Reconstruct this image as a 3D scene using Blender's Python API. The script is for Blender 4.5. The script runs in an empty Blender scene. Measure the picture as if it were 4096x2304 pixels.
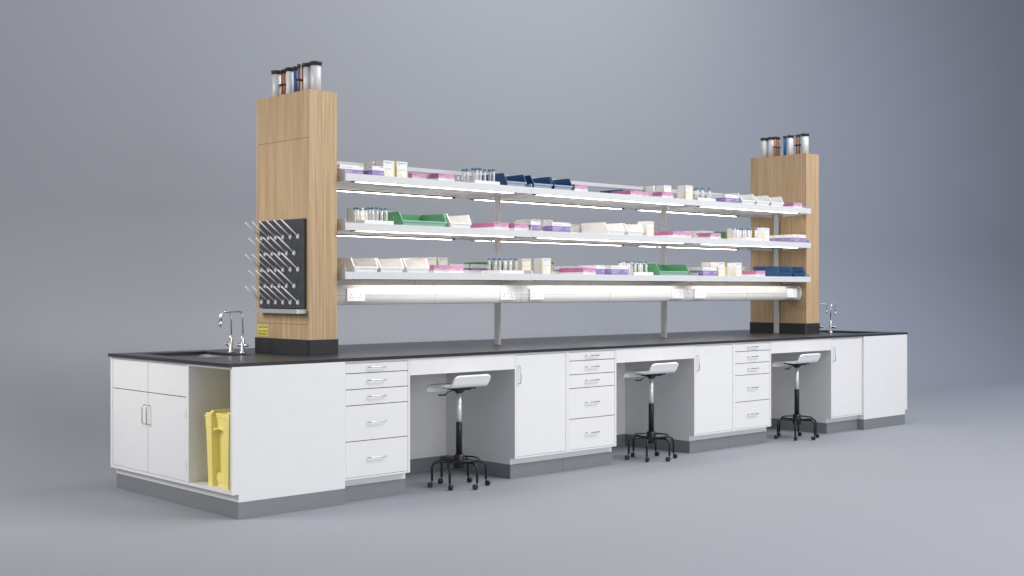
import bpy, math, random
from mathutils import Vector, Matrix
random.seed(7)
S = bpy.context.scene
C = S.collection
PI = math.pi
LX, W = 7.534, 1.561           # worktop length and width
def R(d): return math.radians(d)

# ------------------------------------------------------------------ materials
def mat(name, col, rough=.5, metal=0, spec=.5, emit=None, estr=0, coat=0):
    m = bpy.data.materials.new(name); m.use_nodes = True
    b = m.node_tree.nodes['Principled BSDF']
    b.inputs['Base Color'].default_value = (*col, 1)
    b.inputs['Roughness'].default_value = rough
    b.inputs['Metallic'].default_value = metal
    b.inputs['Specular IOR Level'].default_value = spec
    b.inputs['Coat Weight'].default_value = coat
    if emit:
        b.inputs['Emission Color'].default_value = (*emit, 1)
        b.inputs['Emission Strength'].default_value = estr
    return m
def nd(m, t): return m.node_tree.nodes.new(t)
def lk(m, a, b): m.node_tree.links.new(a, b)
def noisy(m, scale=60, amt=.12, bump=0, stretch=(1, 1, 1), detail=4, rough_amt=0):
    """vary the base colour (and roughness / height) with object space noise"""
    b = m.node_tree.nodes['Principled BSDF']; col = b.inputs['Base Color'].default_value[:3]
    tc = nd(m, 'ShaderNodeTexCoord'); mp = nd(m, 'ShaderNodeMapping'); n = nd(m, 'ShaderNodeTexNoise')
    mp.inputs['Scale'].default_value = stretch
    n.inputs['Scale'].default_value = scale; n.inputs['Detail'].default_value = detail
    lk(m, tc.outputs['Object'], mp.inputs['Vector']); lk(m, mp.outputs['Vector'], n.inputs['Vector'])
    r = nd(m, 'ShaderNodeValToRGB')
    r.color_ramp.elements[0].position = .3; r.color_ramp.elements[1].position = .7
    r.color_ramp.elements[0].color = (*[c*(1-amt) for c in col], 1)
    r.color_ramp.elements[1].color = (*[min(1, c*(1+amt)) for c in col], 1)
    lk(m, n.outputs['Fac'], r.inputs['Fac']); lk(m, r.outputs['Color'], b.inputs['Base Color'])
    if bump:
        bp = nd(m, 'ShaderNodeBump'); bp.inputs['Strength'].default_value = bump; bp.inputs['Distance'].default_value = .001
        lk(m, n.outputs['Fac'], bp.inputs['Height']); lk(m, bp.outputs['Normal'], b.inputs['Normal'])
    if rough_amt:
        r0 = b.inputs['Roughness'].default_value
        mr = nd(m, 'ShaderNodeMapRange'); mr.inputs['To Min'].default_value = r0-rough_amt; mr.inputs['To Max'].default_value = r0+rough_amt
        n2 = nd(m, 'ShaderNodeTexNoise'); n2.inputs['Scale'].default_value = scale*.06; n2.inputs['Detail'].default_value = 3
        lk(m, tc.outputs['Object'], n2.inputs['Vector'])
        lk(m, n2.outputs['Fac'], mr.inputs['Value']); lk(m, mr.outputs['Result'], b.inputs['Roughness'])
    return m

def wood():
    m = mat('oak_veneer', (.5, .35, .2), .55)
    b = m.node_tree.nodes['Principled BSDF']
    tc = nd(m, 'ShaderNodeTexCoord')
    def noise(sc, s, d=6, rg=.6):
        mp = nd(m, 'ShaderNodeMapping'); mp.inputs['Scale'].default_value = sc
        n = nd(m, 'ShaderNodeTexNoise'); n.inputs['Scale'].default_value = s; n.inputs['Detail'].default_value = d; n.inputs['Roughness'].default_value = rg
        lk(m, tc.outputs['Object'], mp.inputs['Vector']); lk(m, mp.outputs['Vector'], n.inputs['Vector']); return n
    g = noise((1, 1, .012), 120, 5, .75)          # fine vertical fibre
    g2 = noise((1, 1, .035), 48, 5, .6)         # wider streaks
    g3 = noise((1, 1, .16), 5, 2, .5)          # tone drift
    def mixc(fac, a, c2):
        mx = nd(m, 'ShaderNodeMix'); mx.data_type = 'RGBA'
        lk(m, fac, mx.inputs['Factor'])
        for s, v in ((6, a), (7, c2)):
            if isinstance(v, tuple): mx.inputs[s].default_value = (*v, 1)
            else: lk(m, v, mx.inputs[s])
        return mx.outputs[2]
    def ramp(n, p0, p1):
        r = nd(m, 'ShaderNodeMapRange'); r.inputs['From Min'].default_value = p0; r.inputs['From Max'].default_value = p1
        lk(m, n.outputs['Fac'], r.inputs['Value']); return r.outputs['Result']
    base = mixc(ramp(g2, .34, .66), (.43, .28, .148), (.575, .405, .232))
    fine = mixc(ramp(g, .33, .62), (.17, .102, .048), (.68, .495, .295))
    fac = nd(m, 'ShaderNodeValue'); fac.outputs[0].default_value = .42
    c = mixc(fac.outputs[0], base, fine)
    c = mixc(ramp(g3, .3, .7), c, (.56, .375, .205)) if False else c
    lk(m, c, b.inputs['Base Color'])
    bp = nd(m, 'ShaderNodeBump'); bp.inputs['Strength'].default_value = .12; bp.inputs['Distance'].default_value = .0006
    lk(m, g.outputs['Fac'], bp.inputs['Height']); lk(m, bp.outputs['Normal'], b.inputs['Normal'])
    return m

M = {}
M['laminate'] = noisy(mat('white_laminate', (.77, .768, .772), .38), 9, .012, 0, rough_amt=.06)
M['gap'] = mat('painted_gap_shade', (.02, .02, .02), .8)  # near-black colour standing in for shade inside door and drawer gaps
M['plinth'] = noisy(mat('brushed_grey_plinth', (.235, .25, .262), .42, .25), 14, .10, 0, (1, 1, 30))
M['top'] = noisy(mat('black_worktop', (.028, .030, .036), .32, 0, .38), 420, .75, .10, detail=2, rough_amt=.05)
M['base'] = noisy(mat('black_upstand', (.018, .019, .021), .48), 300, .4, .05)
M['wood'] = wood()
M['groove'] = mat('panel_groove', (.09, .05, .02), .8)
M['steel'] = noisy(mat('brushed_steel', (.55, .56, .57), .24, 1), 200, .08, .02, (1, 1, .05))
M['chrome'] = mat('chrome', (.80, .81, .82), .20, 1)
M['tray'] = mat('satin_aluminium_tray', (.50, .52, .54), .42, .6)
M['piston'] = mat('polished_piston', (.86, .87, .88), .32, .5)
M['basin'] = noisy(mat('basin_steel', (.50, .505, .50), .4, .45), 60, .08)
M['alu'] = noisy(mat('powder_coated_rail', (.56, .565, .57), .45, .2), 200, .05)
M['shelf'] = noisy(mat('white_powder_coat', (.68, .685, .69), .42), 30, .015, .02)
M['dark'] = mat('black_plastic', (.012, .012, .013), .38)
M['rubber'] = noisy(mat('pipe_cap_rubber', (.035, .037, .04), .35), 90, .15)
M['blackmetal'] = noisy(mat('textured_black_metal', (.016, .017, .019), .33, .2), 320, .35, .25)
M['seat'] = mat('white_moulded_seat', (.92, .92, .93), .28, coat=.15)
M['led'] = mat('led_diffuser', (.9, .9, .88), .5, emit=(1, .88, .76), estr=16.0)
M['ledlow'] = mat('led_diffuser_low', (.9, .9, .88), .5, emit=(1, .91, .80), estr=13.0)
M['board'] = noisy(mat('dark_slate_board', (.46, .455, .43), .55), 260, .2)
M['trunk'] = mat('white_trunking', (.80, .805, .80), .30)
M['socket'] = mat('white_socket', (.85, .85, .86), .28)
M['line'] = mat('joint_line', (.16, .16, .165), .7)
M['pegboard'] = noisy(mat('charcoal_board', (.032, .036, .041), .5), 200, .12)
M['peg'] = mat('white_peg', (.80, .80, .81), .35)
M['yellow'] = mat('yellow_plastic', (.88, .76, .24), .38)
M['sign'] = mat('yellow_sticker', (.80, .70, .12), .45)
M['ink'] = mat('black_ink', (.02, .02, .02), .6)
M['greyink'] = mat('grey_ink', (.33, .34, .37), .6)
M['paper'] = mat('white_carton', (.84, .84, .85), .45)
M['purple'] = mat('purple_carton', (.31, .235, .50), .45)
M['pink'] = mat('pink_carton', (.50, .16, .34), .45)
M['pinklight'] = mat('pale_pink_carton', (.60, .31, .48), .45)
M['pharm'] = mat('yellow_print', (.74, .56, .04), .45)
M['pharmlight'] = mat('pale_yellow_print', (.83, .79, .52), .45)
M['pharmpale'] = mat('faint_yellow_print', (.83, .82, .66), .45)
M['binblue'] = mat('blue_bin_plastic', (.016, .085, .22), .36)
M['bingreen'] = mat('green_bin_plastic', (.095, .33, .17), .36)
M['bingreensheen'] = mat('green_bin_painted_sheen', (.28, .50, .40), .36)  # reflected light on the green bin fronts, put into the colour
M['binbluesheen'] = mat('blue_bin_painted_sheen', (.36, .43, .52), .36)  # reflection on the top tier blue bin fronts, painted as paler plastic
M['binwhite'] = mat('white_bin_plastic', (.86, .86, .855), .38)
M['cap'] = mat('blue_cap', (.07, .20, .34), .4)
M['tealcap'] = mat('teal_cap', (.03, .12, .15), .4)
M['pipegrey'] = noisy(mat('grey_pipe', (.66, .67, .68), .48, .15), 12, .05, 0, (1, 1, .1))
M['pipewhite'] = mat('white_pipe', (.78, .79, .82), .5)
M['pipeblue'] = mat('blue_pipe', (.025, .12, .32), .45)
M['copper'] = mat('copper_pipe', (.34, .135, .065), .42, .3)
M['redink'] = mat('red_dot', (.5, .05, .04), .5)

def glass():
    m = bpy.data.materials.new('clear_tube_plastic'); m.use_nodes = True
    nt = m.node_tree; b = nt.nodes['Principled BSDF']; out = nt.nodes['Material Output']
    b.inputs['Base Color'].default_value = (.80, .82, .84, 1); b.inputs['Roughness'].default_value = .12
    t = nt.nodes.new('ShaderNodeBsdfTransparent'); mx = nt.nodes.new('ShaderNodeMixShader')
    lw = nt.nodes.new('ShaderNodeLayerWeight'); lw.inputs['Blend'].default_value = .45
    mr = nt.nodes.new('ShaderNodeMapRange'); mr.inputs['To Min'].default_value = .18; mr.inputs['To Max'].default_value = .85
    nt.links.new(lw.outputs['Facing'], mr.inputs['Value']); nt.links.new(mr.outputs['Result'], mx.inputs['Fac'])
    nt.links.new(t.outputs[0], mx.inputs[1]); nt.links.new(b.outputs[0], mx.inputs[2]); nt.links.new(mx.outputs[0], out.inputs['Surface'])
    return m
M['glass'] = glass()
M['studio'] = noisy(mat('studio_paint', (.290, .304, .332), .8, 0, .25), 900, .10, .05, detail=2)
M['floor'] = noisy(mat('studio_floor', (.318, .322, .350), .6, 0, .3), 900, .08, .05, detail=2)

# ------------------------------------------------------------------ mesh helper
class MB:
    def __init__(s): s.v = []; s.f = []; s.mi = []; s.mats = []; s.sm = []
    def slot(s, key):
        if key not in s.mats: s.mats.append(key)
        return s.mats.index(key)
    def add(s, vs, fs, key, smooth=False):
        o = len(s.v); k = s.slot(key); s.v += [tuple(v) for v in vs]
        for f in fs: s.f.append([i+o for i in f]); s.mi.append(k); s.sm.append(smooth)
        return s
    def box(s, x0, x1, y0, y1, z0, z1, key):
        vs = [(x, y, z) for z in (z0, z1) for y in (y0, y1) for x in (x0, x1)]
        return s.add(vs, [(0, 2, 3, 1), (4, 5, 7, 6), (0, 1, 5, 4), (2, 6, 7, 3), (0, 4, 6, 2), (1, 3, 7, 5)], key)
    def quad(s, a, b, c, d, key): return s.add([a, b, c, d], [(0, 1, 2, 3)], key)
    def prism(s, pts, axis, a0, a1, key, smooth=False):
        """polygon pts (2D) extruded along axis ('x': pts are (y,z); 'y': (x,z); 'z': (x,y))"""
        def P(p, a):
            return {'x': (a, p[0], p[1]), 'y': (p[0], a, p[1]), 'z': (p[0], p[1], a)}[axis]
        n = len(pts); vs = [P(p, a0) for p in pts]+[P(p, a1) for p in pts]
        ar = sum(pts[i][0]*pts[(i+1) % n][1]-pts[(i+1) % n][0]*pts[i][1] for i in range(n))
        flip = (ar < 0) ^ (axis == 'y') ^ (a1 < a0)
        fs = [tuple(range(n))[::-1], tuple(range(n, 2*n))]
        sd = [(i, (i+1) % n, n+(i+1) % n, n+i) for i in range(n)]
        if flip: fs = [f[::-1] for f in fs]; sd = [f[::-1] for f in sd]
        s.add(vs, fs, key); o = len(s.v)-2*n; k = s.slot(key)
        for f in sd: s.f.append([i+o for i in f]); s.mi.append(k); s.sm.append(smooth)
        return s
    def lathe(s, prof, key, c=(0, 0, 0), axis='z', n=20, cap=True, smooth=True):
        vs = []
        def P(r, a, h):
            x, y = r*math.cos(a), r*math.sin(a)
            return {'z': (c[0]+x, c[1]+y, c[2]+h), 'x': (c[0]+h, c[1]+x, c[2]+y), 'y': (c[0]+y, c[1]+h, c[2]+x)}[axis]
        for r, h in prof: vs += [P(r, 2*PI*i/n, h) for i in range(n)]
        fs = []
        for j in range(len(prof)-1):
            for i in range(n): fs.append((j*n+i, j*n+(i+1) % n, (j+1)*n+(i+1) % n, (j+1)*n+i))
        s.add(vs, fs, key, smooth)
        if cap:
            o = len(s.v)-len(vs); k = s.slot(key)
            if prof[0][0] > 1e-5: s.f.append([o+i for i in range(n)][::-1]); s.mi.append(k); s.sm.append(False)
            if prof[-1][0] > 1e-5: s.f.append([o+(len(prof)-1)*n+i for i in range(n)]); s.mi.append(k); s.sm.append(False)
        return s
    def tube(s, path, r, key, n=12, closed=False):
        P = [Vector(p) for p in path]; m = len(P); vs = []; fs = []
        up = None
        for i in range(m):
            if closed: t = (P[(i+1) % m]-P[i-1]).normalized()
            else: t = (P[min(i+1, m-1)]-P[max(i-1, 0)]).normalized()
            if up is None:
                up = Vector((0, 0, 1)) if abs(t.z) < .9 else Vector((1, 0, 0))
            up = (up-t*up.dot(t)).normalized(); sd = t.cross(up)
            for k in range(n):
                a = 2*PI*k/n; vs.append(P[i]+up*(r*math.cos(a))+sd*(r*math.sin(a)))
        rng = m if closed else m-1
        for i in range(rng):
            j = (i+1) % m
            for k in range(n): fs.append((i*n+k, i*n+(k+1) % n, j*n+(k+1) % n, j*n+k))
        s.add(vs, fs, key, True)
        if not closed:
            o = len(s.v)-len(vs); kk = s.slot(key)
            s.f.append([o+k for k in range(n)][::-1]); s.mi.append(kk); s.sm.append(False)
            s.f.append([o+(m-1)*n+k for k in range(n)]); s.mi.append(kk); s.sm.append(False)
        return s
    def warp(s, fn): s.v = [fn(*v) for v in s.v]; return s
    def mesh(s, name):
        me = bpy.data.meshes.new(name); me.from_pydata(s.v, [], s.f); me.update()
        for k in s.mats: me.materials.append(M[k])
        for p, i, sm in zip(me.polygons, s.mi, s.sm): p.material_index = i; p.use_smooth = sm
        return me
    def build(s, name, parent=None, loc=(0, 0, 0), rz=0, bevel=0):
        o = bpy.data.objects.new(name, s.mesh(name)); C.objects.link(o)
        o.location = loc; o.rotation_euler = (0, 0, rz)
        if parent: o.parent = parent
        if bevel:
            b = o.modifiers.new('Bevel', 'BEVEL'); b.width = bevel; b.segments = 2; b.limit_method = 'ANGLE'; b.angle_limit = R(40)
        return o
def tag(o, label=None, cat=None, group=None, kind=None):
    if label: o['label'] = label
    if cat: o['category'] = cat
    if group: o['group'] = group
    if kind: o['kind'] = kind
    return o
def thing(name, label, cat, loc=(0, 0, 0), rz=0, group=None):
    o = bpy.data.objects.new(name, None); C.objects.link(o); o.empty_display_size = .05
    o.location = loc; o.rotation_euler = (0, 0, rz); return tag(o, label, cat, group)
def kids(o): return [c for c in bpy.data.objects if c.parent == o]
def dup(root, loc, rz=0, label=None, group=None):
    def cp(o, par):
        c = o.copy(); C.objects.link(c); c.parent = par
        for ch in kids(o):
            if ch is not c: cp(ch, c)
        return c
    src = kids(root)
    r = root.copy(); C.objects.link(r); r.location = loc; r.rotation_euler = (0, 0, rz)
    for ch in src: cp(ch, r)
    if label: r['label'] = label
    if group: r['group'] = group
    return r
def arc(cx, cy, r, a0, a1, n=6):
    return [(cx+r*math.cos(R(a0+(a1-a0)*i/n)), cy+r*math.sin(R(a0+(a1-a0)*i/n))) for i in range(n+1)]

TXT = {}
def text(mb, s_, key, size, org, ux, uz, width=None, align='LEFT'):
    """put flat lettering into mb: org = lower left corner, ux / uz = unit vectors"""
    if s_ not in TXT:
        cu = bpy.data.curves.new('lettering', 'FONT'); cu.body = s_; cu.size = 1; cu.resolution_u = 1; cu.offset = .022; cu.fill_mode = 'FRONT'
        ob = bpy.data.objects.new('lettering', cu); C.objects.link(ob)
        dg = bpy.context.evaluated_depsgraph_get(); dg.update()
        me = bpy.data.meshes.new_from_object(ob.evaluated_get(dg))
        vs = [v.co.copy() for v in me.vertices]; fs = [tuple(p.vertices) for p in me.polygons]
        bpy.data.objects.remove(ob); bpy.data.curves.remove(cu); bpy.data.meshes.remove(me)
        mnx = min(v.x for v in vs); mxx = max(v.x for v in vs)
        TXT[s_] = ([(v.x-mnx, v.y) for v in vs], fs, mxx-mnx)
    vs, fs, w = TXT[s_]
    sx = size if width is None else width/w
    org = Vector(org); ux = Vector(ux); uz = Vector(uz)
    off = sx*w if align == 'RIGHT' else 0
    mb.add([org+ux*(x*sx-off)+uz*(y*size) for x, y in vs], fs, key)

# ------------------------------------------------------------------ the studio
wy, cr = 3.9, 2.0
prof = [(-16, 0)]+[(wy-cr+cr*math.sin(R(a)), cr-cr*math.cos(R(a))) for a in range(0, 91, 3)]+[(wy, 9)]
mb = MB()
mb.add([(-16, -16, 0), (26, -16, 0), (26, wy-cr, 0), (-16, wy-cr, 0)], [(0, 1, 2, 3)], 'studio')
tag(mb.build('floor'), kind='structure')
mb = MB(); vs = []
for y, z in prof[1:]: vs += [(-16, y, z), (26, y, z)]
mb.add(vs, [(2*i, 2*i+1, 2*i+3, 2*i+2) for i in range(len(prof)-2)], 'studio', True)
tag(mb.build('backdrop'), kind='structure')

# ------------------------------------------------------------------ handles
def bar_handle(name, a, b, out, parent, r=.0036):
    """round bar from a to b standing off along vector out"""
    a, b, out = Vector(a), Vector(b), Vector(out); d = (b-a).normalized()
    e = out.normalized(); L = out.length; rr = min(.014, L*.8)
    def cor(c, t, u):  # rounded corner at c between incoming dir t and outgoing dir u
        return [c-t*rr*(1-math.sin(R(k)))+u*rr*(1-math.cos(R(k))) for k in (0, 30, 60, 90)]
    p = [a]+cor(a+out, e, d)+cor(b+out, d, -e)+[b]
    return MB().tube(p, r, 'steel', 10).build(name, parent)

PZ, BZ, CZ = .0986, .144, .88       # plinth top, cabinet bottom, cabinet top
YF = .012                           # face of the cabinets
def carcass(mb, x0, x1, fx=.016):
    """open fronted white body between x0 and x1 with an added dark box painting shade into the front gaps"""
    y1 = .748
    mb.box(x0, x0+fx, YF, y1, BZ, CZ, 'laminate'); mb.box(x1-fx, x1, YF, y1, BZ, CZ, 'laminate')
    mb.box(x0+fx, x1-fx, YF, y1, BZ, BZ+.011, 'laminate'); mb.box(x0+fx, x1-fx, YF, y1, CZ-.013, CZ, 'laminate')
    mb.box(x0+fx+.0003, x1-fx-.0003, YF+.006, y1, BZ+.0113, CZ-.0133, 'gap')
    mb.box(x0+.0005, x1-.0005, .062, y1, PZ+.0003, BZ-.0003, 'laminate')
def plinth(parent, x0, x1):
    return MB().box(x0+.001, x1-.001, .060, .747, 0, PZ, 'plinth').build('plinth', parent, bevel=.001)
def hinge(parent, x, z0, z1):
    return MB().box(x-.0035, x+.0035, YF-.0035, YF+.003, z0, z1, 'laminate').build('hinge', parent)
G = .0024
def drawer_unit(x0, x1, label):
    t = thing('drawer_unit', label, 'drawer unit', (x0, 0, 0), 0, 'drawer units under the worktop'); w = x1-x0
    mb = MB(); carcass(mb, 0, w); mb.build('carcass', t, bevel=.0008)
    plinth(t, 0, w)
    zs = [.867, .803, .703, .603, .380, .155]
    for a, b in zip(zs, zs[1:]):
        d = MB().box(.016+G, w-.016-G, YF+.0015, YF+.020, b+G, a-G, 'laminate').build('drawer_front', t, bevel=.0007)
        zc = (a+b)/2+.003; xc = w/2-.006
        bar_handle('handle', (xc-.068, YF, zc), (xc+.068, YF, zc), (0, -.021, 0), d)
    return t
def cupboard(x0, x1, label, group='single door cupboards under the worktop'):
    t = thing('cupboard', label, 'cupboard', (x0, 0, 0), 0, group); w = x1-x0
    mb = MB(); carcass(mb, 0, w); mb.build('carcass', t, bevel=.0008)
    plinth(t, 0, w)
    d = MB().box(.016+G, w-.016-G, YF+.0015, YF+.020, .155+G, .867-G, 'laminate').build('door', t, bevel=.0007)
    bar_handle('handle', (.038, YF, .668), (.038, YF, .791), (0, -.022, 0), d)
    hinge(d, w-.017, .741, .792); hinge(d, w-.017, .234, .282)
    return t
XS = [.806, 1.3265, 2.2525, 2.776, 3.2995, 4.2265, 4.75, 5.2735, 6.2005, 6.724]
drawer_unit(XS[0], XS[1], 'white five drawer unit beside the big plain end panel, nearest drawers')
cupboard(XS[2], XS[3], 'white single door cupboard to the right of the nearest stool')
drawer_unit(XS[3], XS[4], 'white five drawer unit between the nearest and the middle stool')
cupboard(XS[5], XS[6], 'white single door cupboard to the right of the middle stool')
drawer_unit(XS[6], XS[7], 'white five drawer unit between the middle and the farthest stool')
cupboard(XS[8], XS[9], 'white single door cupboard beside the far end panel')
for a, b, wh in ((XS[1], XS[2], 'nearest'), (XS[4], XS[5], 'middle'), (XS[7], XS[8], 'farthest')):
    o = MB().box(a+.0015, b-.0015, YF, YF+.018, .77, .8795, 'laminate').build('apron_panel', bevel=.0008)
    tag(o, f'white apron panel under the worktop edge above the {wh} stool', 'panel', 'apron panels over the knee spaces')
t = thing('back_cabinet_row', 'white back row of cabinets closing the knee spaces behind the stools', 'cabinet', (0, 0, 0))
MB().box(.806, 6.728, .752, 1.541, PZ+.0003, .8795, 'laminate').build('carcass', t)
MB().box(.807, 6.727, .7515, 1.50, 0, PZ, 'plinth').build('plinth', t)

# ------------------------------------------------------------------ the end blocks with sink doors and bin bay
def end_block(label, loc, rz):
    t = thing('sink_cabinet', label, 'cabinet', loc, rz, 'sink cabinets at the bench ends')
    cx, cy = LX/2, W/2
    def L(x, y): return x-cx, y-cy
    mb = MB()
    def bx(x0, x1, y0, y1, z0, z1, key='laminate'):
        mb.box(x0-cx, x1-cx, y0-cy, y1-cy, z0, z1, key)
    xe, x1, yA, yB = .0195, .8055, -.004, 1.565
    # long side panels with the toe notch at the end
    for ya, yb in ((yA, .016), (1.545, yB)):
        mb.prism([(xe-cx, BZ), (.0615-cx, BZ), (.0615-cx, PZ), (x1-cx, PZ), (x1-cx, .8795), (xe-cx, .8795)], 'y', ya-cy, yb-cy, 'laminate')
    bx(xe, x1-.02, .505, .535, BZ, .8795)                 # partition
    bx(xe, x1-.02, 1.533, 1.5448, BZ, .8795)
    bx(xe, x1-.02, .0162, .5048, BZ, .1595); bx(xe, x1-.02, .0162, .5048, .865, .8795)
    bx(xe, x1-.02, .5352, 1.5328, BZ, .1625); bx(xe, .100, .5352, 1.5328, .8675, .8795)
    bx(x1-.0198, x1, .0162, 1.5448, PZ, .8795)             # rear of the block
    bx(xe+.006, .062, .536, 1.532, .163, .867, 'gap')  # added dark sheet, paints the shade in the door gaps
    bx(.0617, x1-.021, .0165, 1.5445, PZ+.0003, BZ-.0003)
    mb.build('carcass', t, bevel=.0008)
    MB().box(.0615-cx, x1-cx, yA+.0015-cy, yB-.0015-cy, 0, PZ-.0003, 'plinth').build('plinth', t, bevel=.001)
    for y0, y1, hy, hg in ((.535, 1.033, 1.004-.0, .5355), (1.033, 1.533, 1.062, 1.5325)):
        d = MB().box(xe+.0015-cx, xe+.020-cx, y0+G-cy, y1-G-cy, .1625+G, .673-G, 'laminate').build('door', t, bevel=.0007)
        bar_handle('handle', (xe-cx, hy-cy, .470), (xe-cx, hy-cy, .592), (-.024, 0, 0), d)
        for z0 in (.236, .548):
            MB().box(xe-.0035-cx, xe+.003-cx, hg-.0035-cy, hg+.0035-cy, z0, z0+.05, 'laminate').build('hinge', d)
        MB().box(xe+.0015-cx, xe+.020-cx, y0+G-cy, y1-G-cy, .673+G, .8675-G, 'laminate').build('fixed_panel', t, bevel=.0007)
    return t
end_block('white end cabinet with two doors and an open bay holding a yellow bin, nearest end', (LX/2, W/2, 0), 0)
end_block('white end cabinet at the far end, only its plain long side showing', (LX/2, W/2, 0), PI)

# ------------------------------------------------------------------ worktop and sinks
t = thing('worktop', 'long black speckled worktop running over all the white cabinets', 'worktop')
mb = MB(); z0, z1 = .8802, .90
sx0, sx1, sy0, sy1 = .146, .620, .715, 1.378
def slab(a, b, c, d): mb.box(a, b, c, d, z0, z1, 'top')
slab(0, sx0, 0, W); slab(sx0, sx1, 0, sy0); slab(sx0, sx1, sy1, W); slab(sx1, LX-sx1, 0, W)
slab(LX-sx1, LX-sx0, 0, W-sy1); slab(LX-sx1, LX-sx0, W-sy0, W); slab(LX-sx0, LX, 0, W)
mb.build('slab', t)
def sink(label, loc, rz):
    t = thing('sink', label, 'sink', loc, rz, 'inset steel sinks')
    a, b = (sx1-sx0)/2+.006, (sy1-sy0)/2+.006
    def loop(ix, r, z):
        aa, bb = a-ix, b-ix; P = []
        for qx, qy, st in ((1, 1, 0), (-1, 1, 90), (-1, -1, 180), (1, -1, 270)):
            P += [(x, y, z) for x, y in arc(qx*(aa-r), qy*(bb-r), r, st, st+90, 6)]
        return P
    rings = [loop(-.03, .02, .8795), loop(0, .075, .8795), loop(.004, .07, .76), loop(.02, .06, .735), loop(.05, .05, .73)]
    n = len(rings[0]); mb = MB(); vs = sum(rings, [])
    fs = [(j*n+i, (j+1)*n+i, (j+1)*n+(i+1) % n, j*n+(i+1) % n) for j in range(len(rings)-1) for i in range(n)]
    mb.add(vs, fs, 'basin', True); mb.add(rings[-1], [tuple(range(n))], 'basin')
    mb.build('basin', t)
    MB().lathe([(.03, .7305), (.03, .733), (.012, .731)], 'chrome').build('drain', t)
    return t
sink('steel sink sunk in the near end of the black worktop', ((sx0+sx1)/2, (sy0+sy1)/2, 0), 0)
sink('steel sink at the far end of the worktop, mostly hidden by the wood tower', (LX-(sx0+sx1)/2, W-(sy0+sy1)/2, 0), PI)

def tap(label, loc, rz, square, valves):
    t = thing('tap', label, 'tap', loc, rz, 'chrome laboratory taps')
    MB().lathe([(.0205, 0), (.0205, .006), (.0135, .014), (.0125, .016), (.0125, .100), (.0115, .112), (.006, .118)], 'chrome', n=18).build('body', t)
    H = .279; r = .0055
    if square:
        L, q = .160, .028
        p = [(0, 0, .112), (0, 0, H-q)]+[(-q+q*math.cos(R(a)), 0, H-q+q*math.sin(R(a))) for a in range(15, 91, 15)]
        p += [(-L+q+q*math.cos(R(a)), 0, H-q+q*math.sin(R(a))) for a in range(90, 181, 15)]+[(-L, 0, .20)]
        tip = (-L, 0, .190)
    else:
        q = .042
        p = [(0, 0, .112)]+[(-q+q*math.cos(R(a)), 0, H-q+q*math.sin(R(a))) for a in range(0, 181, 12)]+[(-2*q, 0, .19)]
        tip = (-2*q, 0, .178)
    MB().tube(p, r, 'chrome', 12).build('spout', t)
    MB().lathe([(.0055, -.004), (.0078, 0), (.0078, .018), (.006, .026)], 'chrome', c=tip, n=14).build('nozzle', t)
    for s in valves:
        v = MB()
        pr = [(.006, s*.010), (.0105, s*.020), (.0115, s*.030), (.0115, s*.046), (.0085, s*.048), (.0085, s*.051), (.0105, s*.052), (.0105, s*.062), (.006, s*.066)]
        v.lathe(pr, 'steel', c=(0, 0, .054), axis='y', n=14)
        v = v.build('valve', t)
        MB().tube([(-.006, s*.060, .054), (-.03, s*.060, .050), (-.075, s*.060, .038)], .0017, 'chrome', 8).build('lever', v)
    return t
tap('chrome swan neck tap with one side valve, nearest sink, farther from the camera', (.662, 1.111, .9), 0, False, (1,))
tap('chrome square bent tap with two side valves beside the nearest sink', (.662, .963, .9), 0, True, (1, -1))
tap('chrome swan neck tap standing right of the far wood tower', (LX-.662, W-1.111, .9), PI, False, (1,))
tap('chrome square bent tap half hidden behind the far wood tower', (LX-.662, W-.963, .9), PI, True, (1, -1))

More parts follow.
